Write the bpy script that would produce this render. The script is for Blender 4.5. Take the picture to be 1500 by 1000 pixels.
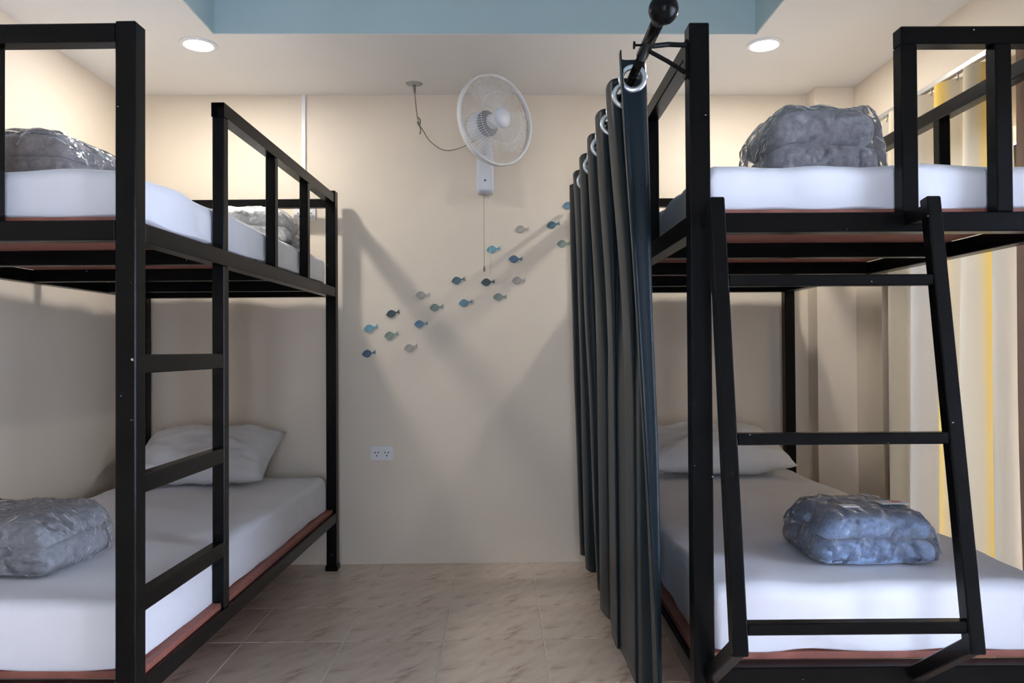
import bpy, bmesh, math, random
from mathutils import Vector, Matrix, noise
random.seed(7)
for o in list(bpy.data.objects):
    bpy.data.objects.remove(o)
S = bpy.context.scene
COL = S.collection
PI = math.pi

# ---------------------------------------------------------------- camera
cam_d = bpy.data.cameras.new('camera')
cam = bpy.data.objects.new('camera', cam_d)
COL.objects.link(cam)
S.camera = cam
cam_d.sensor_width = 36.0
cam_d.lens = 1100.0 / 1500.0 * 36.0
cam_d.clip_start = 0.05
YAW, PITCH, ROLL = 0.0155, 0.0118, 0.006
fw = Vector((math.sin(YAW), math.cos(YAW), math.tan(PITCH))).normalized()
r0 = fw.cross(Vector((0, 0, 1))).normalized()
u0 = r0.cross(fw)
rr = r0 * math.cos(ROLL) - u0 * math.sin(ROLL)
uu = u0 * math.cos(ROLL) + r0 * math.sin(ROLL)
M = Matrix((rr, uu, -fw)).transposed().to_4x4()
M.translation = Vector((0, 0, 1.17))
cam.matrix_world = M

# ---------------------------------------------------------------- world, exposure, daylight
S.view_settings.view_transform = 'Standard'
S.view_settings.look = 'None'
S.view_settings.gamma = 1.0
S.view_settings.use_curve_mapping = False
S.view_settings.exposure = 0.70
W = bpy.data.worlds.new('sky')
S.world = W
W.use_nodes = True
bg = W.node_tree.nodes['Background']
bg.inputs['Color'].default_value = (0.68, 0.775, 1.0, 1)
bg.inputs['Strength'].default_value = 11.0
WIN_Y0, WIN_Y1, WIN_Z0, WIN_Z1 = 0.15, 3.45, 0.12, 2.0
XR, XL, YB, YF, ZC = 1.93, -2.06, 4.16, -1.6, 2.59
pl = bpy.data.lights.new('window_daylight', 'AREA')
pl.shape = 'RECTANGLE'
pl.size = WIN_Y1 - WIN_Y0
pl.size_y = WIN_Z1 - WIN_Z0
pl.cycles.is_portal = True
po = bpy.data.objects.new('window_daylight', pl)
COL.objects.link(po)
po.location = (XR + 0.16, (WIN_Y0 + WIN_Y1) / 2, (WIN_Z0 + WIN_Z1) / 2)
po.rotation_euler = Vector((-1, 0, 0)).to_track_quat('-Z', 'Z').to_euler()
# unseen glazed opening added in the front wall for fill daylight
DX0, DX1, DZ0, DZ1 = -0.30, 0.45, 0.10, 2.05
pl2 = bpy.data.lights.new('added_door_daylight', 'AREA')
pl2.shape = 'RECTANGLE'
pl2.size = DX1 - DX0
pl2.size_y = DZ1 - DZ0
pl2.cycles.is_portal = True
po2 = bpy.data.objects.new('added_door_daylight', pl2)
COL.objects.link(po2)
po2.location = ((DX0 + DX1) / 2, YF - 0.16, (DZ0 + DZ1) / 2)
po2.rotation_euler = Vector((0, 1, 0)).to_track_quat('-Z', 'Z').to_euler()
LAMP_POWER = 8.5

# ---------------------------------------------------------------- materials
def nt_mat(name):
    m = bpy.data.materials.new(name)
    m.use_nodes = True
    n = m.node_tree.nodes
    return m, n, m.node_tree.links, n['Principled BSDF']

def mat(name, col, rough=0.6, noise_scale=None, var=0.08, bump=0.0, bump_scale=None, metallic=0.0, spec=0.5, sheen=0.0, stretch=None):
    m, n, l, b = nt_mat(name)
    b.inputs['Base Color'].default_value = (*col, 1)
    b.inputs['Roughness'].default_value = rough
    b.inputs['Metallic'].default_value = metallic
    b.inputs['Specular IOR Level'].default_value = spec
    if sheen:
        b.inputs['Sheen Weight'].default_value = sheen
        b.inputs['Sheen Roughness'].default_value = 0.4
    tc = n.new('ShaderNodeTexCoord')
    src = tc.outputs['Object']
    if stretch:
        mp = n.new('ShaderNodeMapping')
        mp.inputs['Scale'].default_value = stretch
        l.new(src, mp.inputs['Vector'])
        src = mp.outputs['Vector']
    if noise_scale:
        t = n.new('ShaderNodeTexNoise')
        t.inputs['Scale'].default_value = noise_scale
        t.inputs['Detail'].default_value = 5
        l.new(src, t.inputs['Vector'])
        r = n.new('ShaderNodeValToRGB')
        r.color_ramp.elements[0].position = 0.3
        r.color_ramp.elements[1].position = 0.7
        r.color_ramp.elements[0].color = (*[c * (1 - var) for c in col], 1)
        r.color_ramp.elements[1].color = (*[min(1, c * (1 + var)) for c in col], 1)
        l.new(t.outputs['Fac'], r.inputs['Fac'])
        l.new(r.outputs['Color'], b.inputs['Base Color'])
    if bump:
        t2 = n.new('ShaderNodeTexNoise')
        t2.inputs['Scale'].default_value = bump_scale or 60
        t2.inputs['Detail'].default_value = 4
        l.new(src, t2.inputs['Vector'])
        bp = n.new('ShaderNodeBump')
        bp.inputs['Strength'].default_value = bump
        bp.inputs['Distance'].default_value = 0.01
        l.new(t2.outputs['Fac'], bp.inputs['Height'])
        l.new(bp.outputs['Normal'], b.inputs['Normal'])
    return m

MT = {}
MT['wall'] = mat('cream_paint', (0.77, 0.675, 0.55), 0.6, 1.6, 0.03, 0.05, 90)
MT['ceiling'] = mat('white_ceiling_paint', (0.76, 0.745, 0.72), 0.8, 2.0, 0.02)
MT['blue'] = mat('blue_ceiling_paint', (0.45, 0.58, 0.605), 0.75, 2.0, 0.03)
MT['grout'] = mat('grout', (0.82, 0.76, 0.68), 0.85, 40, 0.06)
MT['ply'] = mat('red_plywood', (0.30, 0.105, 0.075), 0.6, 14, 0.25, 0.15, 40, stretch=(1, 6, 1))
MT['sheet'] = mat('white_bedsheet', (0.76, 0.76, 0.80), 0.85, 9, 0.02, 0.3, 7, sheen=0.15)
MT['sheet_grey'] = mat('pillowcase_cloth', (0.72, 0.72, 0.73), 0.85, 12, 0.03, 0.1, 25, sheen=0.15)
MT['white_plastic'] = mat('white_plastic', (0.80, 0.80, 0.81), 0.35, 5, 0.02)
MT['fan_blue'] = mat('pale_fan_plastic', (0.66, 0.69, 0.76), 0.35, 5, 0.02)
MT['dark_grille'] = mat('dark_grey_plastic', (0.16, 0.16, 0.18), 0.5, 30, 0.1)
MT['screw'] = mat('dark_screw', (0.08, 0.08, 0.08), 0.4, 20, 0.1, metallic=0.8)
MT['cable'] = mat('grey_cable', (0.22, 0.20, 0.16), 0.6, 20, 0.1)
MT['steel'] = mat('brushed_eyelet_steel', (0.78, 0.80, 0.82), 0.3, 30, 0.05, metallic=0.85)
MT['alu'] = mat('grey_rail_metal', (0.45, 0.44, 0.43), 0.4, 30, 0.05, metallic=0.6)
MT['winframe'] = mat('white_window_frame', (0.75, 0.75, 0.76), 0.4, 8, 0.03)
MT['slot'] = mat('socket_slot_black', (0.02, 0.02, 0.02), 0.6, 20, 0.1)
MT['stain'] = mat('grey_ceiling_stain', (0.42, 0.40, 0.38), 0.8, 30, 0.1)

# black gloss paint with tiny chips
m, n, l, b = nt_mat('black_paint')
tc = n.new('ShaderNodeTexCoord'); ge = n.new('ShaderNodeNewGeometry')
t = n.new('ShaderNodeTexNoise'); t.inputs['Scale'].default_value = 55; t.inputs['Detail'].default_value = 6
l.new(ge.outputs['Position'], t.inputs['Vector'])
r = n.new('ShaderNodeValToRGB')
r.color_ramp.elements[0].position = 0.735; r.color_ramp.elements[0].color = (0.0035, 0.0035, 0.0035, 1)
r.color_ramp.elements[1].position = 0.765; r.color_ramp.elements[1].color = (0.35, 0.34, 0.32, 1)
l.new(t.outputs['Fac'], r.inputs['Fac']); l.new(r.outputs['Color'], b.inputs['Base Color'])
b.inputs['Roughness'].default_value = 0.27; b.inputs['Specular IOR Level'].default_value = 0.13
t2 = n.new('ShaderNodeTexNoise'); t2.inputs['Scale'].default_value = 160
l.new(ge.outputs['Position'], t2.inputs['Vector'])
bp = n.new('ShaderNodeBump'); bp.inputs['Strength'].default_value = 0.07; bp.inputs['Distance'].default_value = 0.004
l.new(t2.outputs['Fac'], bp.inputs['Height']); l.new(bp.outputs['Normal'], b.inputs['Normal'])
MT['black'] = m

# marble floor tile
m, n, l, b = nt_mat('marble_tile')
ge = n.new('ShaderNodeNewGeometry')
oi = n.new('ShaderNodeObjectInfo')
tco = n.new('ShaderNodeTexCoord')
mp = n.new('ShaderNodeMapping')
mp0 = n.new('ShaderNodeMapping')
mp0.inputs['Rotation'].default_value = (0, 0, math.radians(-48))
mp.inputs['Scale'].default_value = (2.6, 7.0, 2.6)
l.new(tco.outputs['Object'], mp0.inputs['Vector'])
l.new(mp0.outputs['Vector'], mp.inputs['Vector'])
t = n.new('ShaderNodeTexNoise'); t.inputs['Scale'].default_value = 1.7; t.inputs['Detail'].default_value = 6
t.inputs['Distortion'].default_value = 1.3
l.new(mp.outputs['Vector'], t.inputs['Vector'])
r = n.new('ShaderNodeValToRGB')
r.color_ramp.elements[0].position = 0.30; r.color_ramp.elements[0].color = (0.46, 0.33, 0.25, 1)
r.color_ramp.elements[1].position = 0.56; r.color_ramp.elements[1].color = (0.80, 0.66, 0.54, 1)
e = r.color_ramp.elements.new(0.42); e.color = (0.71, 0.565, 0.45, 1)
l.new(t.outputs['Fac'], r.inputs['Fac'])
l.new(r.outputs['Color'], b.inputs['Base Color'])
b.inputs['Roughness'].default_value = 0.28
MT['tile'] = m

# satin curtain
m, n, l, b = nt_mat('dark_teal_satin')
b.inputs['Base Color'].default_value = (0.009, 0.017, 0.022, 1)
b.inputs['Roughness'].default_value = 0.36; b.inputs['Specular IOR Level'].default_value = 0.2
b.inputs['Sheen Weight'].default_value = 0.02
b.inputs['Sheen Tint'].default_value = (0.5, 0.7, 0.85, 1)
tc = n.new('ShaderNodeTexCoord'); mp = n.new('ShaderNodeMapping'); mp.inputs['Scale'].default_value = (1, 1, 0.15)
l.new(tc.outputs['Object'], mp.inputs['Vector'])
t = n.new('ShaderNodeTexNoise'); t.inputs['Scale'].default_value = 260
l.new(mp.outputs['Vector'], t.inputs['Vector'])
bp = n.new('ShaderNodeBump'); bp.inputs['Strength'].default_value = 0.15; bp.inputs['Distance'].default_value = 0.003
l.new(t.outputs['Fac'], bp.inputs['Height']); l.new(bp.outputs['Normal'], b.inputs['Normal'])
MT['satin'] = m

# plush blankets
def plush(name, col):
    m, n, l, b = nt_mat(name)
    tc = n.new('ShaderNodeTexCoord')
    t = n.new('ShaderNodeTexNoise'); t.inputs['Scale'].default_value = 55; t.inputs['Detail'].default_value = 8
    t.inputs['Roughness'].default_value = 0.7
    l.new(tc.outputs['Object'], t.inputs['Vector'])
    r = n.new('ShaderNodeValToRGB')
    r.color_ramp.elements[0].position = 0.33; r.color_ramp.elements[0].color = (*[c * 0.62 for c in col], 1)
    r.color_ramp.elements[1].position = 0.68; r.color_ramp.elements[1].color = (*[c * 1.25 for c in col], 1)
    l.new(t.outputs['Fac'], r.inputs['Fac']); l.new(r.outputs['Color'], b.inputs['Base Color'])
    b.inputs['Roughness'].default_value = 0.9
    b.inputs['Sheen Weight'].default_value = 0.4
    bp = n.new('ShaderNodeBump'); bp.inputs['Strength'].default_value = 0.5; bp.inputs['Distance'].default_value = 0.006
    l.new(t.outputs['Fac'], bp.inputs['Height']); l.new(bp.outputs['Normal'], b.inputs['Normal'])
    return m
MT['plush_grey'] = plush('grey_plush', (0.42, 0.40, 0.42))
MT['plush_taupe'] = plush('taupe_plush', (0.33, 0.265, 0.245))
MT['plush_dark'] = plush('charcoal_plush', (0.30, 0.305, 0.33))
MT['plush_blue'] = plush('blue_plush', (0.29, 0.43, 0.66))
MT['plush_cream'] = plush('cream_plush', (0.80, 0.78, 0.73))

# clear plastic wrap: mostly transparent film with crinkled gloss
m = bpy.data.materials.new('clear_plastic_film'); m.use_nodes = True
n = m.node_tree.nodes; l = m.node_tree.links; n.clear()
out = n.new('ShaderNodeOutputMaterial'); mix = n.new('ShaderNodeMixShader')
tr = n.new('ShaderNodeBsdfTransparent'); gl = n.new('ShaderNodeBsdfPrincipled')
tr.inputs['Color'].default_value = (0.97, 0.97, 0.98, 1)
gl.inputs['Base Color'].default_value = (0.85, 0.86, 0.88, 1)
gl.inputs['Roughness'].default_value = 0.12
gl.inputs['Specular IOR Level'].default_value = 1.0
tc = n.new('ShaderNodeTexCoord')
vn = n.new('ShaderNodeTexNoise'); vn.inputs['Scale'].default_value = 9; vn.inputs['Detail'].default_value = 3
l.new(tc.outputs['Object'], vn.inputs['Vector'])
vm = n.new('ShaderNodeVectorMath'); vm.operation = 'MULTIPLY_ADD'; vm.inputs[1].default_value = (0.16, 0.16, 0.16)
l.new(vn.outputs['Color'], vm.inputs[0]); l.new(tc.outputs['Object'], vm.inputs[2])
v = n.new('ShaderNodeTexVoronoi'); v.feature = 'DISTANCE_TO_EDGE'; v.inputs['Scale'].default_value = 15
l.new(vm.outputs[0], v.inputs['Vector'])
bp = n.new('ShaderNodeBump'); bp.inputs['Strength'].default_value = 1.0; bp.inputs['Distance'].default_value = 0.02
l.new(v.outputs['Distance'], bp.inputs['Height']); l.new(bp.outputs['Normal'], gl.inputs['Normal'])
fr = n.new('ShaderNodeFresnel'); fr.inputs['IOR'].default_value = 1.5
l.new(bp.outputs['Normal'], fr.inputs['Normal'])
ma = n.new('ShaderNodeMath'); ma.operation = 'MULTIPLY_ADD'; ma.inputs[1].default_value = 1.3; ma.inputs[2].default_value = 0.05
ma.use_clamp = True
l.new(fr.outputs['Fac'], ma.inputs[0]); l.new(ma.outputs[0], mix.inputs['Fac'])
l.new(tr.outputs[0], mix.inputs[1]); l.new(gl.outputs[0], mix.inputs[2]); l.new(mix.outputs[0], out.inputs['Surface'])
MT['film'] = m

# window glass
m = bpy.data.materials.new('window_glass'); m.use_nodes = True
n = m.node_tree.nodes; l = m.node_tree.links; n.clear()
out = n.new('ShaderNodeOutputMaterial'); mix = n.new('ShaderNodeMixShader')
tr = n.new('ShaderNodeBsdfTransparent'); gl = n.new('ShaderNodeBsdfGlossy'); gl.inputs['Roughness'].default_value = 0.02
fr = n.new('ShaderNodeFresnel'); fr.inputs['IOR'].default_value = 1.45
l.new(fr.outputs['Fac'], mix.inputs['Fac']); l.new(tr.outputs[0], mix.inputs[1]); l.new(gl.outputs[0], mix.inputs[2])
l.new(mix.outputs[0], out.inputs['Surface'])
MT['glass'] = m

# translucent striped cloth (stripes follow the width of the cloth, stored as a UV)
def cloth(name, stops, transl):
    m = bpy.data.materials.new(name); m.use_nodes = True
    n = m.node_tree.nodes; l = m.node_tree.links; n.clear()
    out = n.new('ShaderNodeOutputMaterial'); mix = n.new('ShaderNodeMixShader'); mix.inputs['Fac'].default_value = transl
    df = n.new('ShaderNodeBsdfDiffuse'); ts = n.new('ShaderNodeBsdfTranslucent')
    uv = n.new('ShaderNodeUVMap'); uv.uv_map = 'cloth'
    sp = n.new('ShaderNodeSeparateXYZ'); l.new(uv.outputs['UV'], sp.inputs[0])
    r = n.new('ShaderNodeValToRGB')
    r.color_ramp.interpolation = 'LINEAR'
    els = r.color_ramp.elements
    els[0].position = stops[0][0]; els[0].color = (*stops[0][1], 1)
    els[1].position = stops[-1][0]; els[1].color = (*stops[-1][1], 1)
    for p, c in stops[1:-1]:
        e = els.new(p); e.color = (*c, 1)
    l.new(sp.outputs['X'], r.inputs['Fac'])
    l.new(r.outputs['Color'], df.inputs['Color']); l.new(r.outputs['Color'], ts.inputs['Color'])
    l.new(df.outputs[0], mix.inputs[1]); l.new(ts.outputs[0], mix.inputs[2]); l.new(mix.outputs[0], out.inputs['Surface'])
    return m
cr, ye, gy = (0.66, 0.57, 0.42), (0.84, 0.58, 0.16), (0.50, 0.45, 0.38)
MT['drape'] = cloth('cream_yellow_drape', [(0, gy), (0.2, cr), (0.38, gy), (0.47, cr), (0.50, ye), (0.57, ye), (0.60, cr), (0.79, cr), (0.82, ye), (0.86, ye), (0.89, cr), (1.0, cr)], 0.12)
bl, br = (0.40, 0.40, 0.44), (0.36, 0.24, 0.17)
MT['sheer'] = cloth('grey_brown_drape', [(0, br), (0.06, br), (0.09, bl), (0.24, bl), (0.27, br), (0.31, br), (0.34, bl), (0.6, bl), (0.63, br), (0.67, br), (0.70, bl), (1.0, bl)], 0.05)

def emit_mat(name, col, s):
    m, n, l, b = nt_mat(name)
    b.inputs['Base Color'].default_value = (1, 1, 1, 1)
    b.inputs['Emission Color'].default_value = (*col, 1)
    b.inputs['Emission Strength'].default_value = s
    return m
MT['lamp'] = emit_mat('downlight_diffuser', (1.0, 0.98, 0.97), 12)
# translucent fan blade
m, n, l, b = nt_mat('frosted_blade')
b.inputs['Base Color'].default_value = (0.75, 0.78, 0.82, 1)
b.inputs['Roughness'].default_value = 0.3
b.inputs['Alpha'].default_value = 0.22
MT['blade'] = m

# ---------------------------------------------------------------- helpers
def link(name, me, material=None, parent=None, loc=None, rot=None):
    o = bpy.data.objects.new(name, me)
    COL.objects.link(o)
    if material is not None and me is not None and not me.materials:
        me.materials.append(MT[material] if isinstance(material, str) else material)
    if parent: o.parent = parent
    if loc is not None: o.location = loc
    if rot is not None: o.rotation_euler = rot
    return o

def tag(o, label, cat, group=None):
    o['label'] = label; o['category'] = cat
    if group: o['group'] = group
    return o

def thing(name, label, cat, loc=(0, 0, 0), rot=(0, 0, 0), group=None):
    o = link(name, None, None, None, loc, rot)
    return tag(o, label, cat, group)

def struct(o):
    o['kind'] = 'structure'
    return o

def to_mesh(bm, name, smooth=False):
    me = bpy.data.meshes.new(name)
    bm.normal_update()
    bm.to_mesh(me); bm.free()
    if smooth:
        for p in me.polygons: p.use_smooth = True
    return me

def bm_box(bm, lo, hi):
    vs = [bm.verts.new((x, y, z)) for x in (lo[0], hi[0]) for y in (lo[1], hi[1]) for z in (lo[2], hi[2])]
    for f in ((0, 1, 3, 2), (4, 6, 7, 5), (0, 4, 5, 1), (2, 3, 7, 6), (0, 2, 6, 4), (1, 5, 7, 3)):
        bm.faces.new([vs[i] for i in f])
    return vs

_cache = {}
def box_mesh(sx, sy, sz, bev=0.0, seg=1, hollow=None):
    key = (round(sx, 4), round(sy, 4), round(sz, 4), bev, seg, hollow)
    if key in _cache: return _cache[key]
    bm = bmesh.new()
    bm_box(bm, (-sx / 2, -sy / 2, -sz / 2), (sx / 2, sy / 2, sz / 2))
    if hollow:       # open tube end on the -Y side
        bm.normal_update()
        f = [f for f in bm.faces if f.normal.y < -0.9]
        bmesh.ops.inset_region(bm, faces=f, thickness=0.004)
        bmesh.ops.translate(bm, verts=f[0].verts, vec=(0, 0.03, 0))
    elif bev:
        bmesh.ops.bevel(bm, geom=list(bm.edges), offset=bev, segments=seg, affect='EDGES', profile=0.5)
    me = to_mesh(bm, 'tube')
    return me if key is None else _cache.setdefault(key, me)

def box(name, lo, hi, material, parent=None, bev=0.003, seg=1, hollow=None):
    c = [(a + b) / 2 for a, b in zip(lo, hi)]
    s = [abs(b - a) for a, b in zip(lo, hi)]
    me = box_mesh(*s, bev, seg, hollow)
    if me.materials and me.materials[0] != MT[material]:
        me = me.copy(); me.materials.clear()
    return link(name, me, material, parent, c)

def bar(name, p0, p1, wx, wy, material, parent, ext=0.0):
    """square tube from p0 to p1 lying in a plane of constant x"""
    p0, p1 = Vector(p0), Vector(p1)
    d = p1 - p0
    o = link(name, box_mesh(wx, wy, d.length + 2 * ext, 0.003), material, parent, (p0 + p1) / 2)
    z = d.normalized(); x = Vector((1, 0, 0)); y = z.cross(x).normalized(); x = y.cross(z)
    o.rotation_euler = Matrix((x, y, z)).transposed().to_euler()
    return o

def tube_mesh(pts, rad, sides=8, name='tube', cap=True):
    bm = bmesh.new()
    bm_tube(bm, pts, rad, sides, cap)
    return to_mesh(bm, name, True)

def bm_tube(bm, pts, rad, sides=8, cap=True):
    pts = [Vector(p) for p in pts]
    rings = []
    for i, p in enumerate(pts):
        d = (pts[min(i + 1, len(pts) - 1)] - pts[max(i - 1, 0)]).normalized()
        a = d.cross(Vector((0, 0, 1)))
        if a.length < 0.05: a = d.cross(Vector((1, 0, 0)))
        a.normalize(); b = d.cross(a)
        rd = rad[i] if isinstance(rad, (list, tuple)) else rad
        rings.append([bm.verts.new(p + (a * math.cos(2 * PI * k / sides) + b * math.sin(2 * PI * k / sides)) * rd) for k in range(sides)])
    for q, w in zip(rings, rings[1:]):
        for k in range(sides):
            bm.faces.new((q[k], q[(k + 1) % sides], w[(k + 1) % sides], w[k]))
    if cap:
        bm.faces.new(rings[0][::-1]); bm.faces.new(rings[-1])

def lathe_mesh(prof, sides=32, axis='Z', name='lathe', closed=False, smooth=True):
    """prof: list of (radius, height)"""
    bm = bmesh.new()
    rings = []
    for r_, h in prof:
        if r_ < 1e-6:
            rings.append([bm.verts.new((0, 0, h))])
        else:
            rings.append([bm.verts.new((r_ * math.cos(2 * PI * k / sides), r_ * math.sin(2 * PI * k / sides), h)) for k in range(sides)])
    pairs = list(zip(rings, rings[1:]))
    if closed: pairs.append((rings[-1], rings[0]))
    for a, c in pairs:
        for k in range(sides):
            k2 = (k + 1) % sides
            if len(a) == 1 and len(c) == 1: continue
            if len(a) == 1: bm.faces.new((a[0], c[k2], c[k]))
            elif len(c) == 1: bm.faces.new((a[k], a[k2], c[0]))
            else: bm.faces.new((a[k], a[k2], c[k2], c[k]))
    if axis == 'Y':   # height runs towards -Y (forward)
        bmesh.ops.rotate(bm, verts=bm.verts, cent=(0, 0, 0), matrix=Matrix.Rotation(PI / 2, 3, 'X'))
    bmesh.ops.recalc_face_normals(bm, faces=bm.faces)
    return to_mesh(bm, name, smooth)

def soft_box(sx, sy, sz, rad, step, disp=None, name='soft', bottom_flat=True):
    """rounded box, base at z=0, with a displacement callback(pos, normal) -> Vector"""
    h = (sx / 2, sy / 2, sz / 2)
    def axis(hh):
        inner = max(hh - rad, 0.001)
        k = 4
        edge = [inner + (hh - inner) * math.tan((i / k) * PI / 4) for i in range(1, k + 1)]
        nn = max(2, int(2 * inner / step))
        mid = [-inner + 2 * inner * i / nn for i in range(nn + 1)]
        return [-e for e in reversed(edge)] + mid + edge
    A = [axis(v) for v in h]
    bm = bmesh.new()
    vd = {}
    def V(p):
        key = tuple(round(c, 5) for c in p)
        if key not in vd:
            p = Vector(p)
            inn = Vector([max(-(hh - rad), min(hh - rad, c)) for c, hh in zip(p, h)])
            d = p - inn
            nrm = d.normalized() if d.length > 1e-9 else Vector((0, 0, 1))
            q = inn + nrm * rad if d.length > 1e-9 else p
            q = q + Vector((0, 0, h[2]))
            if disp: q = q + disp(q, nrm)
            if q.z < 0: q.z = 0
            vd[key] = bm.verts.new(q)
        return vd[key]
    for ax in range(3):
        a, c = [i for i in range(3) if i != ax]
        for s in (-1, 1):
            for i in range(len(A[a]) - 1):
                for j in range(len(A[c]) - 1):
                    q = []
                    for (ii, jj) in ((i, j), (i + 1, j), (i + 1, j + 1), (i, j + 1)):
                        p = [0, 0, 0]; p[ax] = s * h[ax]; p[a] = A[a][ii]; p[c] = A[c][jj]
                        q.append(V(p))
                    try: bm.faces.new(q)
                    except ValueError: pass
    bmesh.ops.recalc_face_normals(bm, faces=bm.faces)
    return to_mesh(bm, name, True)

def nz(p, s, seed=0.0):
    return noise.noise(Vector((p[0] * s + seed, p[1] * s + seed * 1.7, p[2] * s - seed)))

# ---------------------------------------------------------------- room shell
# floor: grout bed with individual tiles
fl = struct(box('floor', (XL - 0.1, YF - 0.1, -0.08), (XR + 0.1, YB + 0.1, -0.003), 'grout', bev=0))
P = 0.404
gx0, gy0 = -0.235, 3.459
bm = bmesh.new()
def tile(x0, x1, y0, y1):
    c = ((x0 + x1) / 2, (y0 + y1) / 2, -0.003)
    key = (round(x1 - x0, 3), round(y1 - y0, 3))
    me = _tiles.get(key)
    if me is None:
        b_ = bmesh.new()
        sx, sy = (x1 - x0) / 2 - 0.0026, (y1 - y0) / 2 - 0.0026
        bm_box(b_, (-sx, -sy, -0.006), (sx, sy, 0.003))
        b_.edges.ensure_lookup_table()
        top = [e for e in b_.edges if all(v.co.z > 0 for v in e.verts)]
        bmesh.ops.bevel(b_, geom=top, offset=0.0012, segments=1, affect='EDGES')
        me = to_mesh(b_, 'tile'); _tiles[key] = me
    o = link('tile', me, 'tile', fl)
    o.location = Vector(c) - fl.location
_tiles = {}
bm.free()
i0 = math.floor((XL - gx0) / P); i1 = math.ceil((XR - gx0) / P)
j0 = math.floor((YF - gy0) / P); j1 = math.ceil((YB - gy0) / P)
for i in range(i0, i1):
    for j in range(j0, j1):
        x0, x1 = max(XL, gx0 + i * P), min(XR, gx0 + (i + 1) * P)
        y0, y1 = max(YF, gy0 + j * P), min(YB, gy0 + (j + 1) * P)
        if x1 - x0 > 0.02 and y1 - y0 > 0.02: tile(x0, x1, y0, y1)

T = 0.12
struct(box('wall_back', (XL - T, YB, -0.08), (XR + T, YB + T, 3.0), 'wall', bev=0))
struct(box('wall_left', (XL - T, YF - T, -0.08), (XL, YB, 3.0), 'wall', bev=0))
bm = bmesh.new()
bm_box(bm, (XL, YF - T, -0.08), (DX0, YF, 3.0))
bm_box(bm, (DX1, YF - T, -0.08), (XR + T, YF, 3.0))
bm_box(bm, (DX0, YF - T, -0.08), (DX1, YF, DZ0))
bm_box(bm, (DX0, YF - T, DZ1), (DX1, YF, 3.0))
struct(link('wall_front', to_mesh(bm, 'wall_front'), 'wall'))
d2 = struct(link('added_door_1', None, None, None, (0, YF - 0.06, 0)))  # added, out of view: lets extra daylight in from behind the camera
bm = bmesh.new()
bm_box(bm, (DX0, -0.03, DZ0), (DX1, 0.03, DZ0 + 0.05))
bm_box(bm, (DX0, -0.03, DZ1 - 0.05), (DX1, 0.03, DZ1))
for x in (DX0, (DX0 + DX1) / 2 - 0.03, DX1 - 0.06):
    bm_box(bm, (x, -0.028, DZ0 + 0.05), (x + 0.06, 0.028, DZ1 - 0.05))
link('added_door_frame', to_mesh(bm, 'added_door_frame'), 'winframe', d2)
for a, c in ((DX0 + 0.06, (DX0 + DX1) / 2 - 0.03), ((DX0 + DX1) / 2 + 0.03, DX1 - 0.06)):
    box('pane', (a, -0.003, DZ0 + 0.05), (c, 0.003, DZ1 - 0.05), 'glass', d2, bev=0)

bm = bmesh.new()
bm_box(bm, (XR, YF, -0.08), (XR + T, WIN_Y0, 3.0))
bm_box(bm, (XR, WIN_Y1, -0.08), (XR + T, YB, 3.0))
bm_box(bm, (XR, WIN_Y0, -0.08), (XR + T, WIN_Y1, WIN_Z0))
bm_box(bm, (XR, WIN_Y0, WIN_Z1), (XR + T, WIN_Y1, 3.0))
struct(link('wall_right', to_mesh(bm, 'wall_right'), 'wall'))
struct(box('wall_pillar', (1.715, 4.035, 0), (XR, YB, ZC), 'wall', bev=0.002))

# ceiling with a raised tray
TX0, TX1, TY0, TY1, TZ = -1.275, 1.165, -0.9, 3.36, 2.86
bm = bmesh.new()
bm_box(bm, (XL, YF, ZC), (TX0, YB, ZC + 0.1))
bm_box(bm, (TX1, YF, ZC), (XR, YB, ZC + 0.1))
bm_box(bm, (TX0, TY1, ZC), (TX1, YB, ZC + 0.1))
bm_box(bm, (TX0, YF, ZC), (TX1, TY0, ZC + 0.1))
ce = struct(link('ceiling', to_mesh(bm, 'ceiling'), 'ceiling'))
bm = bmesh.new()
g = 0.004
bm_box(bm, (TX0 - 0.05, TY1 - g, ZC + 0.003), (TX1 + 0.05, TY1 + 0.05, TZ))
bm_box(bm, (TX0 - 0.05, TY0 - 0.05, ZC + 0.003), (TX1 + 0.05, TY0 + g, TZ))
bm_box(bm, (TX0 - 0.05, TY0, ZC + 0.003), (TX0 + g, TY1, TZ))
bm_box(bm, (TX1 - g, TY0, ZC + 0.003), (TX1 + 0.05, TY1, TZ))
struct(link('trim_1', to_mesh(bm, 'tray_riser'), 'blue'))
struct(box('ceiling', (TX0 - 0.05, TY0 - 0.05, TZ), (TX1 + 0.05, TY1 + 0.05, TZ + 0.1), 'blue', bev=0))

# window in the right wall
wn = struct(link('window_1', None, None, None, (XR + 0.06, 0, 0)))
bm = bmesh.new()
fw_ = 0.05
bm_box(bm, (-0.03, WIN_Y0, WIN_Z0), (0.03, WIN_Y1, WIN_Z0 + fw_))
bm_box(bm, (-0.03, WIN_Y0, WIN_Z1 - fw_), (0.03, WIN_Y1, WIN_Z1))
NP = 4
for k in range(NP + 1):
    yy = WIN_Y0 + (WIN_Y1 - WIN_Y0 - fw_) * k / NP
    bm_box(bm, (-0.028, yy, WIN_Z0 + fw_), (0.028, yy + fw_, WIN_Z1 - fw_))
link('window_frame', to_mesh(bm, 'window_frame'), 'winframe', wn)
for k in range(NP):
    ya = WIN_Y0 + (WIN_Y1 - WIN_Y0 - fw_) * k / NP + fw_
    yb = WIN_Y0 + (WIN_Y1 - WIN_Y0 - fw_) * (k + 1) / NP
    box('pane', (-0.003, ya, WIN_Z0 + fw_), (0.003, yb, WIN_Z1 - fw_), 'glass', wn, bev=0)

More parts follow.
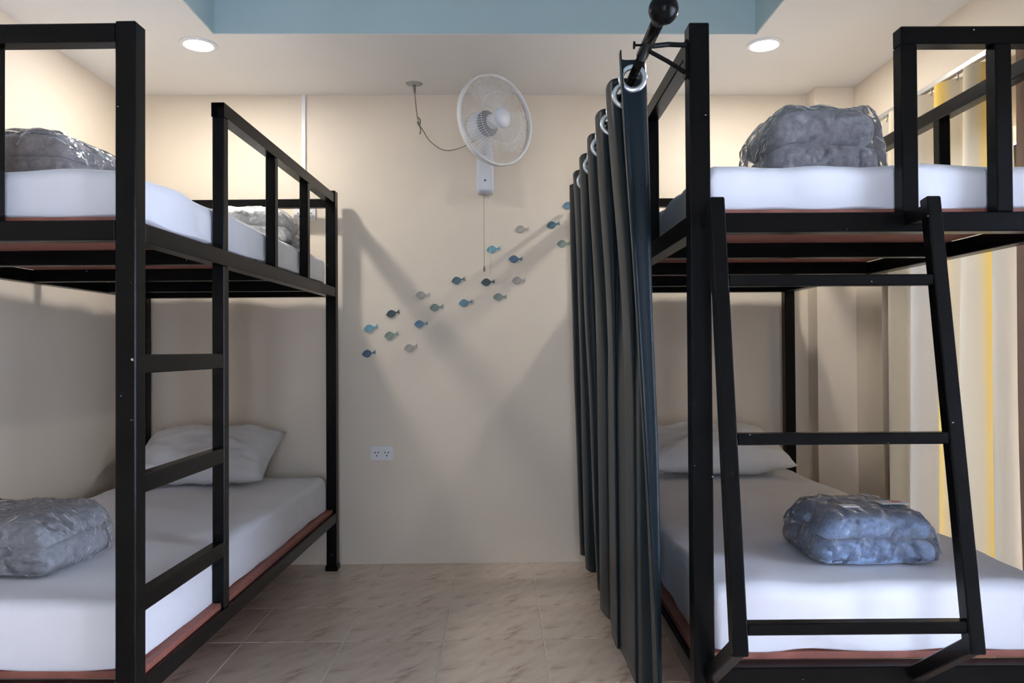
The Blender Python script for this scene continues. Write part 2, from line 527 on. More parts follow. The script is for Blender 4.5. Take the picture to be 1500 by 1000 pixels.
# ---------------------------------------------------------------- downlights
def downlight(x, y, label):
    t_ = thing('downlight', label, 'ceiling light', (x, y, ZC), group='recessed ceiling downlights')
    link('trim_ring', lathe_mesh([(0.060, -0.001), (0.064, -0.008), (0.072, -0.009), (0.082, -0.005), (0.083, 0.0), (0.060, 0.0)], 40, closed=True, name='trim_ring'), 'white_plastic', t_)
    link('diffuser', lathe_mesh([(0.0, -0.004), (0.05, -0.004), (0.060, -0.003), (0.060, 0.0), (0.0, 0.0)], 40, name='diffuser'), 'lamp', t_)
    ld = bpy.data.lights.new('downlight_lamp', 'AREA'); ld.shape = 'DISK'; ld.size = 0.115
    ld.energy = LAMP_POWER; ld.color = (1.0, 0.955, 0.89)
    lo = bpy.data.objects.new('downlight_lamp', ld); COL.objects.link(lo); lo.parent = t_
    lo.location = (0, 0, -0.012)
for x, y, lb in ((-1.385, 3.47, 'round lit downlight in the ceiling above the ladder-sided bunk bed'),
                 (1.24, 3.47, 'round lit downlight in the ceiling above the curtained bunk bed')):
    downlight(x, y, lb)

# ---------------------------------------------------------------- bunk beds
Q = 0.027      # half post
BW, BL = 1.02, 2.075   # post centre to centre
def bed_common(root, s, zl, zu, zpost):
    """origin: inner front post on the floor; s = direction of the outer side"""
    B = lambda nme, lo, hi, **k: box(nme, lo, hi, 'black', root, **k)
    for x in (0, s * BW):
        for y in (0, BL):
            p = B('post', (x - Q, y - Q, 0.02), (x + Q, y + Q, zpost))
            f_ = box('foot', (-0.033, -0.033, -zpost / 2 - 0.01), (0.033, 0.033, -zpost / 2 + 0.02), 'black', p, bev=0.004)
    xo, xi = s * BW, 0
    for z0 in (zl - 0.05, zu - 0.052):
        a, c = sorted((xi, xo))
        for y in (0, BL):
            B('end_rail', (a + Q, y - Q + 0.001, z0), (c - Q, y + Q - 0.001, z0 + 0.052))
        for x in (xi, xo):
            B('side_rail', (x - Q + 0.001, Q, z0), (x + Q - 0.001, BL - Q, z0 + 0.052))
        for y in (0.56, 1.13, 1.69):
            B('crossbar', (a + Q, y - 0.02, z0 + 0.002), (c - Q, y + 0.02, z0 + 0.0515))
        top = z0 + 0.052
        e_ = 0.008 if top < 1 else -0.03
        box('bed_board', (a - e_, Q + 0.002, top), (c + e_, BL - Q - 0.002, top + 0.018), 'ply', root, bev=0.001)
    return B

def drape_noise(seed, amp):
    def f(p, nrm):
        side = 1 - abs(nrm.z)
        w = nz((p.x, p.y, p.z * 0.4), 7, seed) * amp * 0.6 + nz((p.x * 1.5 + p.y, p.y - p.x, p.z), 3.2, seed) * amp
        w += side * nz((p.x * 3, p.y * 3, p.z * 0.5), 6, seed + 3) * amp * 1.2
        # long shallow creases on the top
        cr_ = abs(nz((p.x * 0.9 + p.y * 0.5, p.y * 1.6 - p.x, 0), 2.6, seed + 9))
        if nrm.z > 0.5: w += (0.5 - min(cr_ * 6, 0.5)) * amp * 0.5
        q = nrm * w
        hz = Vector((nrm.x, nrm.y, 0))
        if nrm.z < 0 and hz.length > 0.2:
            q += hz.normalized() * 0.040 * (1 - hz.length)
        if side > 0.3:
            q += hz * 0.004 * math.sin((p.x + p.y) * 34 + p.z * 38 + 5 * nz((p.x, p.y, p.z), 3, seed + 5)) * max(0, nz((p.x, p.y, 0), 2.5, seed + 7) + 0.35)
        return q
    return f

def mattress(root, s, z, th, label, seed, inset=0.03, front=0.015):
    sx, sy = BW - 2 * Q + 0.052 - 2 * inset + 0.02, BL - 2 * front - 0.03
    me = soft_box(sx, sy, th, 0.042, 0.030, drape_noise(seed, 0.008), 'mattress')
    lx, ly = BW / 2 - 0.0228, BL / 2 - 0.0290      # the frame's uprights hold the mattress in
    for v in me.vertices:
        v.co.x = max(-lx, min(lx, v.co.x)); v.co.y = max(-ly, min(ly, v.co.y))
    o = link('mattress', me, 'sheet')
    o.matrix_world = root.matrix_world @ Matrix.Translation((s * BW / 2, BL / 2, z + 0.0006))
    return tag(o, label, 'mattress', 'white sheeted bunk mattresses')

def top_of(mt, x, y, w, d, rz):
    """height of the mattress surface under a w x d footprint"""
    c_, s_ = math.cos(rz), math.sin(rz)
    best = 0
    for v in mt.data.vertices:
        p = mt.matrix_world @ v.co
        dx, dy = p.x - x, p.y - y
        if abs(dx * c_ + dy * s_) < w / 2 + 0.05 and abs(-dx * s_ + dy * c_) < d / 2 + 0.05: best = max(best, p.z)
    return best + 0.0004

def place(o, x, y, z, rz=0, rx=0, ry=0):
    o.location = (x, y, z); o.rotation_euler = (rx, ry, rz)

# --- left bed
LROT = -0.030
ZL_L, ZU_L = 0.307, 1.512
bedL = thing('bunk_bed', 'black metal bunk bed with a side ladder built in between two posts', 'bunk bed', (-0.968, 1.981, 0), (0, 0, LROT), 'black steel bunk beds')
bpy.context.view_layer.update()
B = bed_common(bedL, -1, ZL_L, ZU_L + 0.002, 2.032)
B('end_guard_rail', (-BW + Q, -Q + 0.002, 1.978), (-Q, Q - 0.002, 2.028))
for x in (-0.365, -0.70):
    B('guard_upright', (x - 0.02, -0.02, ZU_L + 0.002), (x + 0.02, 0.02, 1.978))
B('end_guard_rail', (-BW + Q, BL - 0.02, 1.943), (-Q, BL + 0.02, 1.99))
yU = 0.585
B('guard_rail', (-0.022, yU - 0.022, 1.966), (0.022, BL - Q, 2.014), hollow=1)
for y in (yU, 1.11, 1.575):
    B('guard_upright', (-0.020, y - 0.020, ZU_L + 0.002), (0.020, y + 0.020, 1.966))
B('guard_rail', (-BW - 0.022, Q, 1.966), (-BW + 0.022, BL - Q, 2.014))
for y in (0.69, 1.38):
    B('guard_upright', (-BW - 0.02, y - 0.02, ZU_L + 0.002), (-BW + 0.02, y + 0.02, 1.966))
lad = link('ladder', None, None, bedL)
box('stile', (-0.021, yU - 0.021, ZL_L + 0.002), (0.021, yU + 0.021, ZU_L - 0.05), 'black', lad)
for z in (1.14, 0.822, 0.508):
    box('rung', (-0.02, Q, z - 0.025), (0.02, yU - 0.021, z + 0.025), 'black', lad)

# --- right bed
RROT = -0.008
ZL_R, ZU_R = 0.332, 1.53
bedR = thing('bunk_bed', 'black metal bunk bed with a slanted ladder at its end and a dark curtain alongside', 'bunk bed', (0.531, 1.996, 0), (0, 0, RROT), 'black steel bunk beds')
bpy.context.view_layer.update()
B = bed_common(bedR, 1, ZL_R, ZU_R, 2.035)
U1, U2 = 0.560, 0.812
B('end_guard_rail', (U1 - 0.022, -0.022, 1.978), (BW - Q, 0.022, 2.026))
for x in (U1, U2):
    B('guard_upright', (x - 0.022, -0.022, ZU_R), (x + 0.022, 0.022, 1.978))
B('end_guard_rail', (Q, BL - 0.02, 1.943), (BW - Q, BL + 0.02, 1.99))
for x in (0, BW):
    B('guard_rail', (x - 0.022, Q, 1.968), (x + 0.022, BL - Q, 2.016))
    for y in (0.62, 1.30):
        B('guard_upright', (x - 0.02, y - 0.02, ZU_R), (x + 0.02, y + 0.02, 1.968))
lad = link('ladder', None, None, bedR)
LT, LB = Vector((0, -0.118, 1.548)), Vector((0, -0.275, 0.468))
for x in (0.014, 0.556):
    X = Vector((x, 0, 0))
    bar('stile', X + LT, X + LB, 0.036, 0.036, 'black', lad)
    bar('top_arm', X + Vector((0, -0.108, 1.512)), X + Vector((0, -Q, 1.512)), 0.034, 0.036, 'black', lad)
    bar('foot_arm', X + LB + Vector((0, 0.012, 0.012)), X + Vector((0, -Q, 0.315)), 0.034, 0.036, 'black', lad)
for z in (1.338, 0.955, 0.528):
    k = (LT.z - z) / (LT.z - LB.z)
    y = LT.y + (LB.y - LT.y) * k
    box('rung', (0.014 + 0.018, y - 0.015, z - 0.014), (0.556 - 0.018, y + 0.015, z + 0.014), 'black', lad)
bpy.context.view_layer.update()

mLu = mattress(bedL, -1, ZU_L + 0.020, 0.135, 'white sheeted mattress on the upper deck of the ladder-sided bunk bed', 1.0, inset=0.030)
mLl = mattress(bedL, -1, ZL_L + 0.020, 0.178, 'white sheeted mattress on the lower deck of the ladder-sided bunk bed', 2.0, inset=0.029)
mRu = mattress(bedR, 1, ZU_R + 0.018, 0.122, 'white sheeted mattress on the upper deck of the curtained bunk bed', 3.0)
mRl = mattress(bedR, 1, ZL_R + 0.020, 0.178, 'white sheeted mattress on the lower deck of the curtained bunk bed', 4.0)

# ---------------------------------------------------------------- pillows
def pillow_mesh(a, b_, t_, seed):
    bm = bmesh.new()
    N = 30
    def pt(i, j, sgn):
        u, v = -1 + 2 * i / N, -1 + 2 * j / N
        x = a * u * (1 - 0.04 * (1 - v * v) * abs(u)); y = b_ * v * (1 - 0.05 * (1 - u * u) * abs(v))
        e = max(0, (1 - abs(u) ** 3.2)) ** 0.5 * max(0, (1 - abs(v) ** 2.8)) ** 0.5
        z = sgn * t_ * e
        if e > 0:
            z += (nz((u * 1.4, v * 1.4, sgn), 2.2, seed) * 0.022 + nz((u * 3 + v, v * 2, sgn), 3.5, seed) * 0.012) * min(1, e * 1.5)
        return (x, y, z)
    top = [[bm.verts.new(pt(i, j, 1)) for j in range(N + 1)] for i in range(N + 1)]
    bot = [[top[i][j] if i in (0, N) or j in (0, N) else bm.verts.new(pt(i, j, -0.8)) for j in range(N + 1)] for i in range(N + 1)]
    for i in range(N):
        for j in range(N):
            bm.faces.new((top[i][j], top[i + 1][j], top[i + 1][j + 1], top[i][j + 1]))
            bm.faces.new((bot[i][j + 1], bot[i + 1][j + 1], bot[i + 1][j], bot[i][j]))
    return to_mesh(bm, 'pillow', True)
def pillow(x, y, z, rx, rz, a, b_, t_, label, seed, ry=0):
    o = link('pillow', pillow_mesh(a, b_, t_, seed), 'sheet_grey')
    place(o, x, y, z, rz, rx, ry)
    return tag(o, label, 'pillow', 'grey white bed pillows')
pillow(-1.50, 3.86, 0.645, math.radians(27), math.radians(-2), 0.35, 0.21, 0.105, 'plump grey white pillow on the lower deck of the ladder-sided bunk bed', 5.0)
pillow(1.07, 3.84, 0.655, math.radians(14), math.radians(1), 0.37, 0.22, 0.105, 'plump grey white pillow on the lower deck of the curtained bunk bed', 8.0)

# ---------------------------------------------------------------- wrapped blankets
def wrapped_blanket(label, material, x, y, z, w, d, hgt, rz, seed, group='folded blankets wrapped in clear plastic', folds=2, skew=0.0):
    z = top_of(z, x, y, w, d, rz)
    t_ = thing('wrapped_blanket', label, 'blanket', (x, y, z), (0, 0, rz), group)
    hh = hgt / folds
    for k in range(folds):
        sd = seed + k * 2.3
        def disp(p, nrm, sd=sd, k=k):
            a_ = nrm * (nz(p, 6, sd) * 0.007 + nz(p, 20, sd) * 0.002)
            # sag at the ends
            ed = (abs(p.x) / (w / 2)) ** 3
            a_.z -= ed * 0.012 * (k + 1) * (0.8 if p.x > 0 else 1.2) * (p.z / hh)
            return a_
        wk = w * (1 - 0.04 * k); dk = d * (1 - 0.03 * k)
        f_ = link('fold', soft_box(wk, dk, hh, hh * 0.38, 0.03, disp, 'fold'), material, t_)
        f_.location = (skew * k, 0.005 * k, k * hh * 0.95)
    def dispw(p, nrm):
        q = abs(nz(p, 11, seed + 20)) ; q2 = abs(nz((p.x * 1.7 + p.z, p.y, p.z * 2), 17, seed + 30))
        a_ = nrm * (0.007 - q * 0.016 - q2 * 0.010 + random.uniform(-0.0012, 0.0012))
        ed = max(0, abs(p.x) / (w / 2) - 0.75) / 0.25
        a_.z -= ed * 0.035 * (p.z / hgt)
        a_.x += math.copysign(ed * 0.02 * (1 - p.z / hgt), p.x)
        return a_
    wm = soft_box(w + 0.014, d + 0.014, hgt * 0.975 + 0.012, 0.045, 0.014, dispw, 'plastic_wrap')
    for p in wm.polygons: p.use_smooth = False
    link('plastic_wrap', wm, 'film', t_)
    return t_
bpy.context.view_layer.update()
wrapped_blanket('grey plush blanket in clear plastic on the upper mattress of the curtained bunk bed', 'plush_grey', 0.98, 2.36, mRu, 0.325, 0.30, 0.215, math.radians(2), 1)
bb = wrapped_blanket('blue plush blanket in clear plastic on the lower mattress of the curtained bunk bed', 'plush_blue', 1.110, 2.335, mRl, 0.335, 0.31, 0.145, math.radians(-1), 2)
wrapped_blanket('charcoal plush blanket in clear plastic on the lower mattress of the ladder-sided bunk bed', 'plush_dark', -1.55, 2.40, mLl, 0.46, 0.33, 0.165, math.radians(-4), 3)
wrapped_blanket('taupe plush blanket in clear plastic on the upper mattress of the ladder-sided bunk bed', 'plush_taupe', -1.46, 2.36, mLu, 0.46, 0.34, 0.140, math.radians(-6), 4)
wrapped_blanket('cream blanket in clear plastic at the wall end of the upper mattress', 'plush_cream', -1.15, 3.60, mLu, 0.34, 0.36, 0.15, math.radians(4), 5)
# stickers on the blue blanket
o = box('sticker', (-0.085, -0.10, 0.160), (-0.035, -0.065, 0.162), 'white_plastic', bb, bev=0)
MT['sticker_red'] = mat('red_print', (0.62, 0.16, 0.14), 0.5, 60, 0.3)
o = box('sticker', (0.05, -0.06, 0.160), (0.135, -0.01, 0.162), 'white_plastic', bb, bev=0)
link('red_print', box_mesh(0.03, 0.02, 0.001), 'sticker_red', o, (0.015, 0.006, 0.0015))

# ---------------------------------------------------------------- dark curtain on its rod
RX, RZ_ = 0.385, 1.962
rod = thing('curtain_rod', 'black curtain rod with a ball finial bracketed to the bunk post', 'curtain rod', (RX, 1.75, RZ_), (0, 0, RROT))
link('pole', tube_mesh([(0, 0, 0), (0, 2.36, 0)], 0.0125, 14), 'black', rod)
link('sleeve', tube_mesh([(0, -0.01, 0), (0, 0.26, 0)], 0.016, 14), 'black', rod)
fb = [(0.0, -0.050)] + [(0.035 * math.sin(a), -0.014 - 0.036 * math.cos(a)) for a in [PI * k / 12 for k in range(1, 11)]] + [(0.019, 0.024), (0.017, 0.045), (0.0, 0.045)]
fin = link('finial', lathe_mesh([(r_, -h) for r_, h in fb], 28, axis='Y', name='finial'), 'black', rod)
bm = bmesh.new()
bm_tube(bm, [(0.0, 0.20, 0.0), (0.06, 0.215, 0.012), (0.109, 0.225, 0.014)], 0.007, 8)
bm_tube(bm, [(0.0, 0.20, -0.008), (0.06, 0.222, -0.03), (0.109, 0.235, -0.055)], 0.006, 8)
bm_box(bm, (0.108, 0.225, -0.07), (0.1155, 0.250, 0.03))
link('bracket', to_mesh(bm, 'bracket'), 'black', rod)
link('thumb_screw', tube_mesh([(-0.012, 0.19, 0), (-0.03, 0.19, 0.0), (-0.032, 0.19, 0), (-0.036, 0.19, 0)], [0.003, 0.003, 0.010, 0.010], 10), 'black', rod)

cu = thing('curtain', 'dark teal eyelet curtain hanging along the side of the bunk bed', 'curtain', (RX, 2.15, 0), (0, 0, RROT))
PER, NPER = 0.292, 5.95
ZT, ZB = 2.005, 0.145
def cur(th, z):
    k = 1 - (z - ZB) / (ZT - ZB)               # 0 top, 1 bottom
    env = 0.046 + 0.018 * k * math.sin(th * 0.37 + 1)
    s_ = math.sin(th)
    env *= 1 - 0.55 * k * math.exp(-max(th + 1.6, 0) / 4.0)
    x = env * (math.copysign(abs(s_) ** 0.75, s_)) + 0.050 * k + 0.012 * k * math.sin(th * 0.5 + 2.0 * k) + 0.035 * k * math.exp(-max(th + 1.6, 0) / 5.0) + 0.002 * (1 - k) * min(1, max(th, 0) / 20)
    y = PER * th / (2 * PI) - 0.026 * math.sin(2 * th) + 0.02 * k * math.sin(th * 0.31 + 0.5)
    x += 0.006 * noise.noise(Vector((th * 0.7, z * 1.6, 0)))
    yc = PER * th / (2 * PI)
    sm = lambda t: max(0, min(1, t)) ** 2 * (3 - 2 * max(0, min(1, t)))
    w = sm(k / 0.55) * sm((0.95 - yc) / 0.25) * sm((th - 0.4) / 1.2)
    x = (1 - w) * x + w * (0.012 + 0.1 * x + 0.01 * math.sin(yc * 9))
    if th < 1.7: x = (1 - k) * x + k * (0.030 + 0.6 * (x - 0.035))
    if x > 0.065: x = 0.065 + 0.032 * math.tanh((x - 0.065) / 0.032)
    return Vector((x, y, z))
bm = bmesh.new()
NT = int(NPER * 36)
ZS = [ZB + (1.88 - ZB) * j / 38 for j in range(38)] + [1.88 + (ZT - 1.88) * j / 18 for j in range(19)]
NZ = len(ZS) - 1
EYE = [cur(k * PI, RZ_ - 0.011) for k in range(int(2 * NPER))]
TH0 = -PI * 0.5
grid = []
for i in range(NT + 1):
    th = TH0 + 2 * PI * NPER * i / NT
    grid.append([bm.verts.new(cur(th, ZS[j])) for j in range(NZ + 1)])
for i in range(NT):
    for j in range(NZ):
        q = (grid[i][j], grid[i + 1][j], grid[i + 1][j + 1], grid[i][j + 1])
        cc = sum((v.co for v in q), Vector()) / 4
        if any((cc - e).length < 0.032 for e in EYE): continue      # the eyelet hole
        bm.faces.new(q)
bmesh.ops.delete(bm, geom=[v for v in bm.verts if not v.link_faces], context='VERTS')
cl = link('cloth', to_mesh(bm, 'curtain_cloth', True), 'satin', cu)
md = cl.modifiers.new('thickness', 'SOLIDIFY'); md.thickness = 0.003; md.offset = 0
ring = lathe_mesh([(0.026, -0.004), (0.029, -0.006), (0.038, -0.005), (0.042, 0.0), (0.038, 0.005), (0.029, 0.006), (0.026, 0.004)], 30, axis='Y', closed=True, name='eyelet')
for k in range(0, int(2 * NPER)):
    th = k * PI
    if th > TH0 + 2 * PI * NPER - 0.4: break
    c = cur(th, RZ_); d = cur(th + 0.12, RZ_) - cur(th - 0.12, RZ_)
    o = link('eyelet', ring, 'steel', cu, (c.x, c.y, RZ_ - 0.011))
    o.rotation_euler = (0, 0, math.atan2(d.y, d.x))

# ---------------------------------------------------------------- window curtains, rail
tr_ = thing('curtain_track', 'grey metal curtain track on the window wall', 'curtain track', (1.85, 0, 2.285))
box('track', (-0.012, 0.1, -0.012), (0.012, 3.62, 0.012), 'alu', tr_)
for y in (0.3, 1.4, 2.5, 3.5):
    box('bracket', (0.012, y - 0.012, -0.008), (XR - 1.85, y + 0.012, 0.008), 'alu', tr_)
def wdrape(y0, y1, nf, amp, material, label, seed, z0=0.03):
    t_ = thing('window_drape', label, 'curtain', (1.845, y0, 0), group=None)
    bm = bmesh.new()
    uvl = bm.loops.layers.uv.new('cloth')
    N, K = nf * 16, 24
    g_ = []
    for i in range(N + 1):
        th = 2 * PI * nf * i / N
        col_ = []
        for j in range(K + 1):
            z = z0 + (2.265 - z0) * j / K
            k = 1 - j / K
            a_ = amp * (0.55 + 0.45 * k) * (1 + 0.5 * noise.noise(Vector((th * 0.35, seed, k * 0.6))))
            x = a_ * math.sin(th + 0.7 * noise.noise(Vector((th * 0.2, k * 1.2, seed)))) - 0.0
            y = (y1 - y0) * i / N + 0.012 * noise.noise(Vector((th * 0.4, k * 1.5, seed + 4)))
            col_.append((bm.verts.new((x, y, z)), i / N))
        g_.append(col_)
    for i in range(N):
        for j in range(K):
            q = (g_[i][j], g_[i + 1][j], g_[i + 1][j + 1], g_[i][j + 1])
            f_ = bm.faces.new([v[0] for v in q])
            for lp, v in zip(f_.loops, q): lp[uvl].uv = (v[1], j / K)
    link('cloth', to_mesh(bm, 'drape', True), material, t_)
    nh = nf * 2
    hk = tube_mesh([(0, 0, 2.245), (0.005, 0, 2.262), (0, 0, 2.2725)], 0.003, 6, 'hook')
    for k in range(nh):
        link('hook', hk, 'alu', t_, (0, (y1 - y0) * (k + 0.5) / nh, 0))
    return t_
wdrape(3.58, 2.66, 5, 0.055, 'drape', 'cream window curtain with yellow stripes hanging beside the pillar', 2.0)
wdrape(2.64, 1.75, 7, 0.04, 'sheer', 'grey window curtain with brown stripes next to the yellow striped one', 6.0)

# ---------------------------------------------------------------- wall fan
fan = thing('wall_fan', 'white oscillating wall fan with a round wire cage on the back wall', 'fan', (-0.078, YB, 2.03))
bm = bmesh.new()
# wall bracket body: rounded column
prof = []
for k in range(24):
    a = 2 * PI * k / 24
    prof.append((0.05 * math.copysign(abs(math.cos(a)) ** 0.6, math.cos(a)), -0.045 + 0.043 * math.copysign(abs(math.sin(a)) ** 0.6, math.sin(a))))
rings = []
for z, sc in ((0.0, 0.78), (0.006, 0.9), (0.02, 1.0), (0.16, 0.98), (0.24, 0.86), (0.275, 0.7), (0.28, 0.6)):
    rings.append([bm.verts.new((px_ * sc, -0.002 + (py_ + 0.002) * sc, z)) for px_, py_ in prof])
for a, c in zip(rings, rings[1:]):
    for k in range(24): bm.faces.new((a[k], a[(k + 1) % 24], c[(k + 1) % 24], c[k]))
bm.faces.new(rings[0][::-1]); bm.faces.new(rings[-1])
link('wall_bracket', to_mesh(bm, 'wall_bracket', True), 'fan_blue', fan)
link('screw', lathe_mesh([(0, 0.003), (0.005, 0.002), (0.006, 0.0), (0, 0.0)], 12, axis='Y'), 'screw', fan, (0, -0.090, 0.065))
link('screw', lathe_mesh([(0, 0.003), (0.005, 0.002), (0.006, 0.0), (0, 0.0)], 12, axis='Y'), 'screw', fan, (0, -0.086, 0.17))
link('neck', tube_mesh([(0, -0.05, 0.22), (0, -0.09, 0.27), (0, -0.17, 0.30), (0, -0.26, 0.315)], [0.034, 0.034, 0.032, 0.03], 16), 'fan_blue', fan)
FY = math.radians(38)
HC = Vector((-0.017 + 0.078, 3.80 - YB, 2.338 - 2.03))
head = link('head', None, None, fan, HC, (0, 0, FY))
link('motor_housing', lathe_mesh([(0, -0.20), (0.035, -0.195), (0.062, -0.17), (0.07, -0.13), (0.07, -0.075), (0.05, -0.07), (0, -0.07)], 32, axis='Y'), 'fan_blue', head)
link('motor_vent', lathe_mesh([(0.0, -0.060), (0.058, -0.060), (0.066, -0.066), (0.066, -0.074), (0, -0.074)], 32, axis='Y'), 'dark_grille', head)
R_ = 0.226
# rim band
link('cage_rim', lathe_mesh([(R_ - 0.004, -0.018), (R_ + 0.004, -0.016), (R_ + 0.006, 0.0), (R_ + 0.003, 0.014), (R_ - 0.005, 0.014)], 72, axis='Y', closed=True), 'white_plastic', head)
def grille(front):
    bm = bmesh.new()
    NW = 72
    for k in range(NW):
        a = 2 * PI * k / NW
        pts = []
        for i in range(6):
            f_ = i / 5
            r_ = 0.05 + (R_ - 0.052) * f_
            dep = (0.055 if front else -0.075) * (1 - f_ ** 3)
            aa = a + (0.10 if front else -0.2) * (1 - f_)
            pts.append((r_ * math.cos(aa), -dep, r_ * math.sin(aa)))
        bm_tube(bm, pts, 0.0009, 3, False)
    for rr_ in ((0.13,) if front else (0.10, 0.16)):
        dep = (0.055 if front else -0.075) * (1 - ((rr_ - 0.05) / (R_ - 0.052)) ** 3)
        bm_tube(bm, [(rr_ * math.cos(2 * PI * k / 48), -dep, rr_ * math.sin(2 * PI * k / 48)) for k in range(49)], 0.0011, 4, False)
    return to_mesh(bm, 'grille')
link('front_grille', grille(True), 'white_plastic', head)['kind'] = 'stuff'
link('rear_grille', grille(False), 'white_plastic', head)['kind'] = 'stuff'
link('hub_cap', lathe_mesh([(0, 0.066), (0.035, 0.065), (0.050, 0.060), (0.053, 0.052), (0.05, 0.048), (0, 0.048)], 32, axis='Y'), 'fan_blue', head)
link('spinner', lathe_mesh([(0, 0.03), (0.02, 0.028), (0.035, 0.015), (0.038, -0.03), (0, -0.03)], 24, axis='Y'), 'fan_blue', head)
def blade_mesh():
    bm = bmesh.new()
    g_ = []
    for i in range(9):
        f_ = i / 8; r_ = 0.032 + 0.165 * f_
        wid = math.radians(24 + 26 * math.sin(PI * min(1, f_ * 0.85 + 0.08)))
        row = []
        for j in range(7):
            a = -0.1 + 0.25 * f_ + wid * (j / 6 - 0.5) * 2
            row.append(bm.verts.new((r_ * math.cos(a), -0.030 * (j / 6 - 0.5) * (1 - 0.3 * f_), r_ * math.sin(a))))
        g_.append(row)
    for i in range(8):
        for j in range(6): bm.faces.new((g_[i][j], g_[i + 1][j], g_[i + 1][j + 1], g_[i][j + 1]))
    return to_mesh(bm, 'blade', True)
bme = blade_mesh()
for k in range(3):
    link('blade', bme, 'blade', head, (0, 0, 0), (0, 2 * PI * k / 3 + 0.4, 0))
link('pull_cord', tube_mesh([(-0.008, -0.05, 0.005), (-0.008, -0.05, -0.40)], 0.0013, 6), 'cable', fan)
link('pull_cord', tube_mesh([(0.026, -0.05, 0.005), (0.026, -0.05, -0.44)], 0.0011, 6), 'white_plastic', fan)
link('cord_knob', lathe_mesh([(0, -0.43), (0.005, -0.425), (0.006, -0.41), (0.002, -0.395), (0, -0.395)], 12), 'cable', fan, (-0.008, -0.05, 0))

# fan cable from the ceiling
fc = thing('fan_cable', 'thin grey cable looping from the ceiling to the wall fan', 'cable', (-0.45, 3.985, ZC))
link('ceiling_plate', lathe_mesh([(0, -0.006), (0.03, -0.005), (0.045, 0.0), (0, 0.0)], 24), 'stain', fc)
def catmull(pts, n=8):
    pts = [Vector(p) for p in pts]; out = []
    for i in range(len(pts) - 1):
        p0 = pts[max(i - 1, 0)]; p1 = pts[i]; p2 = pts[i + 1]; p3 = pts[min(i + 2, len(pts) - 1)]
        for k in range(n):
            t_ = k / n
            out.append(0.5 * ((2 * p1) + (p2 - p0) * t_ + (2 * p0 - 5 * p1 + 4 * p2 - p3) * t_ ** 2 + (3 * p1 - p0 - 3 * p2 + p3) * t_ ** 3))
    out.append(pts[-1]); return out
link('cable', tube_mesh(catmull([(0, 0, -0.002), (0.004, 0.01, -0.08), (0.018, 0.02, -0.19), (0.045, 0.03, -0.245), (0.09, 0.02, -0.31), (0.16, 0.0, -0.355), (0.24, -0.03, -0.352), (0.31, -0.04, -0.32), (0.365, -0.04, -0.28)]), 0.0028, 8), 'cable', fc)
link('sleeve', tube_mesh([(0, 0, -0.004), (0.002, 0.004, -0.05)], [0.009, 0.005], 10), 'cable', fc)
link('knot', tube_mesh(catmull([(0.012, 0.02, -0.17), (0.03, 0.012, -0.19), (0.022, 0.03, -0.215), (0.014, 0.014, -0.20), (0.03, 0.02, -0.235), (0.026, 0.02, -0.262)]), 0.0035, 8), 'cable', fc)

# ---------------------------------------------------------------- sockets and conduit
def socket(x, z, w, h, label):
    t_ = thing('wall_socket', label, 'socket', (x, YB, z))
    box('plate', (-w / 2, -0.012, -h / 2), (w / 2, 0, h / 2), 'white_plastic', t_, bev=0.003, seg=2)
    for sx in (-w * 0.22, w * 0.22):
        bx = box('outlet', (sx - w * 0.16, -0.015, -h * 0.3), (sx + w * 0.16, -0.0125, h * 0.3), 'white_plastic', t_, bev=0.001)
        for dx, dz in ((-0.009, 0.006), (0.009, 0.006), (0, -0.011)):
            o = box('slot', (dx - 0.0028, -0.0022, dz - 0.0045), (dx + 0.0028, -0.0012, dz + 0.0045), 'slot', bx, bev=0)
socket(-0.656, 0.607, 0.125, 0.078, 'white double wall socket low on the back wall')
socket(-1.075, 1.925, 0.12, 0.07, 'white double wall socket at the foot of the conduit')
cd = thing('conduit', 'slim white cable conduit running down the back wall from the ceiling', 'conduit', (-1.08, YB, 1.965))
box('trunking', (-0.011, -0.012, 0), (0.011, 0, ZC - 1.965), 'white_plastic', cd, bev=0.002)

# ---------------------------------------------------------------- wooden fish
def zoom(px, py): return 500 + px / 3.7037, 270 + py / 3.7037
def on_wall(px, py, Y):
    d = rr * ((px - 750) / 1100) + uu * ((500 - py) / 1100) + fw
    k = Y / d.y
    return Vector((0, 0, 1.17)) + d * k
FC = {'blue': (0.14, 0.26, 0.34), 'sky': (0.15, 0.35, 0.43), 'navy': (0.085, 0.15, 0.22), 'slate': (0.095, 0.175, 0.22),
      'teal': (0.09, 0.16, 0.175), 'dark': (0.06, 0.085, 0.10), 'sage': (0.24, 0.29, 0.25), 'stone': (0.42, 0.39, 0.35)}
for k, c in FC.items():
    MT['fish_' + k] = mat('painted_wood_' + k, c, 0.6, 45, 0.2, 0.1, 80)
MT['fish_tail'] = mat('painted_wood_tail', (0.10, 0.11, 0.11), 0.6, 45, 0.2)
def fish_body():
    bm = bmesh.new()
    N = 14
    pts = [(-0.036 + 0.058 * i / N, 0.0205 * math.sin(PI * i / N) ** 0.85 if 0 < i < N else 0) for i in range(N + 1)]
    loop = pts + [(x, -z) for x, z in reversed(pts[1:-1])]
    a = [bm.verts.new((x, -0.007, z)) for x, z in loop]; b_ = [bm.verts.new((x * 1.02, -0.0004, z * 1.04)) for x, z in loop]
    bm.faces.new(a); bm.faces.new(b_[::-1])
    for i in range(len(loop)): bm.faces.new((a[i], b_[i], b_[(i + 1) % len(loop)], a[(i + 1) % len(loop)]))
    bmesh.ops.recalc_face_normals(bm, faces=bm.faces)
    return to_mesh(bm, 'fish_body')
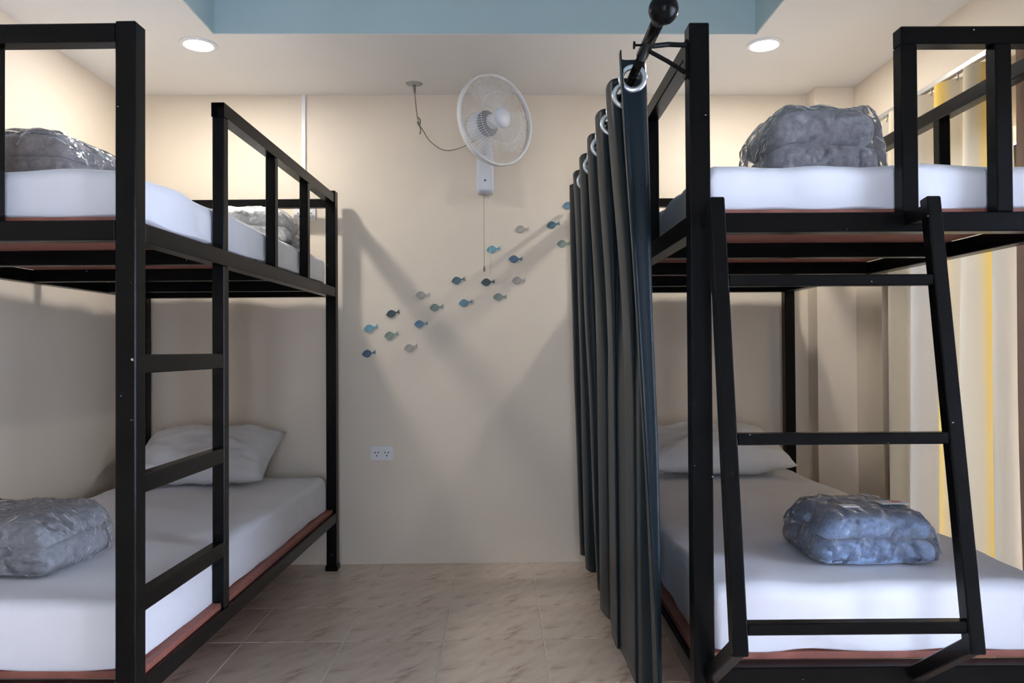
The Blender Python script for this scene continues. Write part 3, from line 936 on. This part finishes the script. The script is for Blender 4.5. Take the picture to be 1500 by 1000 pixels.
def fish_tail():
    bm = bmesh.new()
    loop = [(0.0195, 0.0035), (0.030, 0.005), (0.042, 0.013), (0.038, 0.001), (0.040, -0.011), (0.029, -0.005), (0.0195, -0.0035)]
    a = [bm.verts.new((x, -0.006, z)) for x, z in loop]; b_ = [bm.verts.new((x, -0.0006, z)) for x, z in loop]
    bm.faces.new(a); bm.faces.new(b_[::-1])
    for i in range(len(loop)): bm.faces.new((a[i], b_[i], b_[(i + 1) % len(loop)], a[(i + 1) % len(loop)]))
    bmesh.ops.recalc_face_normals(bm, faces=bm.faces)
    return to_mesh(bm, 'fish_tail')
fb_, ft_ = fish_body(), fish_tail()
FISH = [(1235, 115, 'blue', 2, 'blue wooden fish on the wall with its tail at the dark curtain edge'),
        (1147, 220, 'slate', 14, 'slate blue wooden fish next below the blue fish at the curtain'),
        (978, 243, 'stone', 2, 'topmost pale stone coloured wooden fish on the wall'),
        (1203, 322, 'sage', 5, 'topmost sage green wooden fish, near the curtain'),
        (823, 352, 'sky', 8, 'sky blue wooden fish crossed by the fan pull cord'),
        (943, 405, 'navy', 0, 'level navy blue wooden fish below the topmost stone coloured one'),
        (632, 520, 'teal', 12, 'dark teal wooden fish above a mid blue one'),
        (793, 530, 'dark', 4, 'near black wooden fish under the end of the fan pull cord'),
        (960, 520, 'stone', 5, 'pale stone coloured wooden fish below the navy blue one'),
        (858, 610, 'sage', 4, 'sage green wooden fish below the near black one'),
        (672, 642, 'blue', 10, 'mid blue wooden fish below the dark teal one'),
        (438, 600, 'stone', 2, 'pale stone coloured wooden fish above a sage green one'),
        (513, 667, 'sage', 8, 'sage green wooden fish between a stone coloured and a mid blue fish'),
        (278, 700, 'dark', 14, 'charcoal wooden fish beside a sky blue one, nearest the ladder-sided bed'),
        (158, 779, 'sky', 12, 'sky blue wooden fish nearest the ladder-sided bunk bed'),
        (430, 757, 'blue', 5, 'bright blue wooden fish above the lowest stone coloured one'),
        (268, 817, 'sage', 13, 'lowest sage green wooden fish on the wall'),
        (374, 885, 'stone', 15, 'lowest pale stone coloured wooden fish on the wall'),
        (147, 917, 'navy', 10, 'lowest navy blue wooden fish, at the end of the shoal')]
for zx, zy, c, ang, lb in FISH:
    px, py = zoom(zx, zy)
    p = on_wall(px, py, YB)
    t_ = thing('wooden_fish', lb, 'wall decoration', (p.x, YB, p.z), (0, -math.radians(ang), 0), 'painted wooden fish on the back wall')
    link('body', fb_.copy(), 'fish_' + c, t_)
    link('tail', ft_.copy(), 'fish_' + c if c != 'stone' else 'fish_stone', t_)
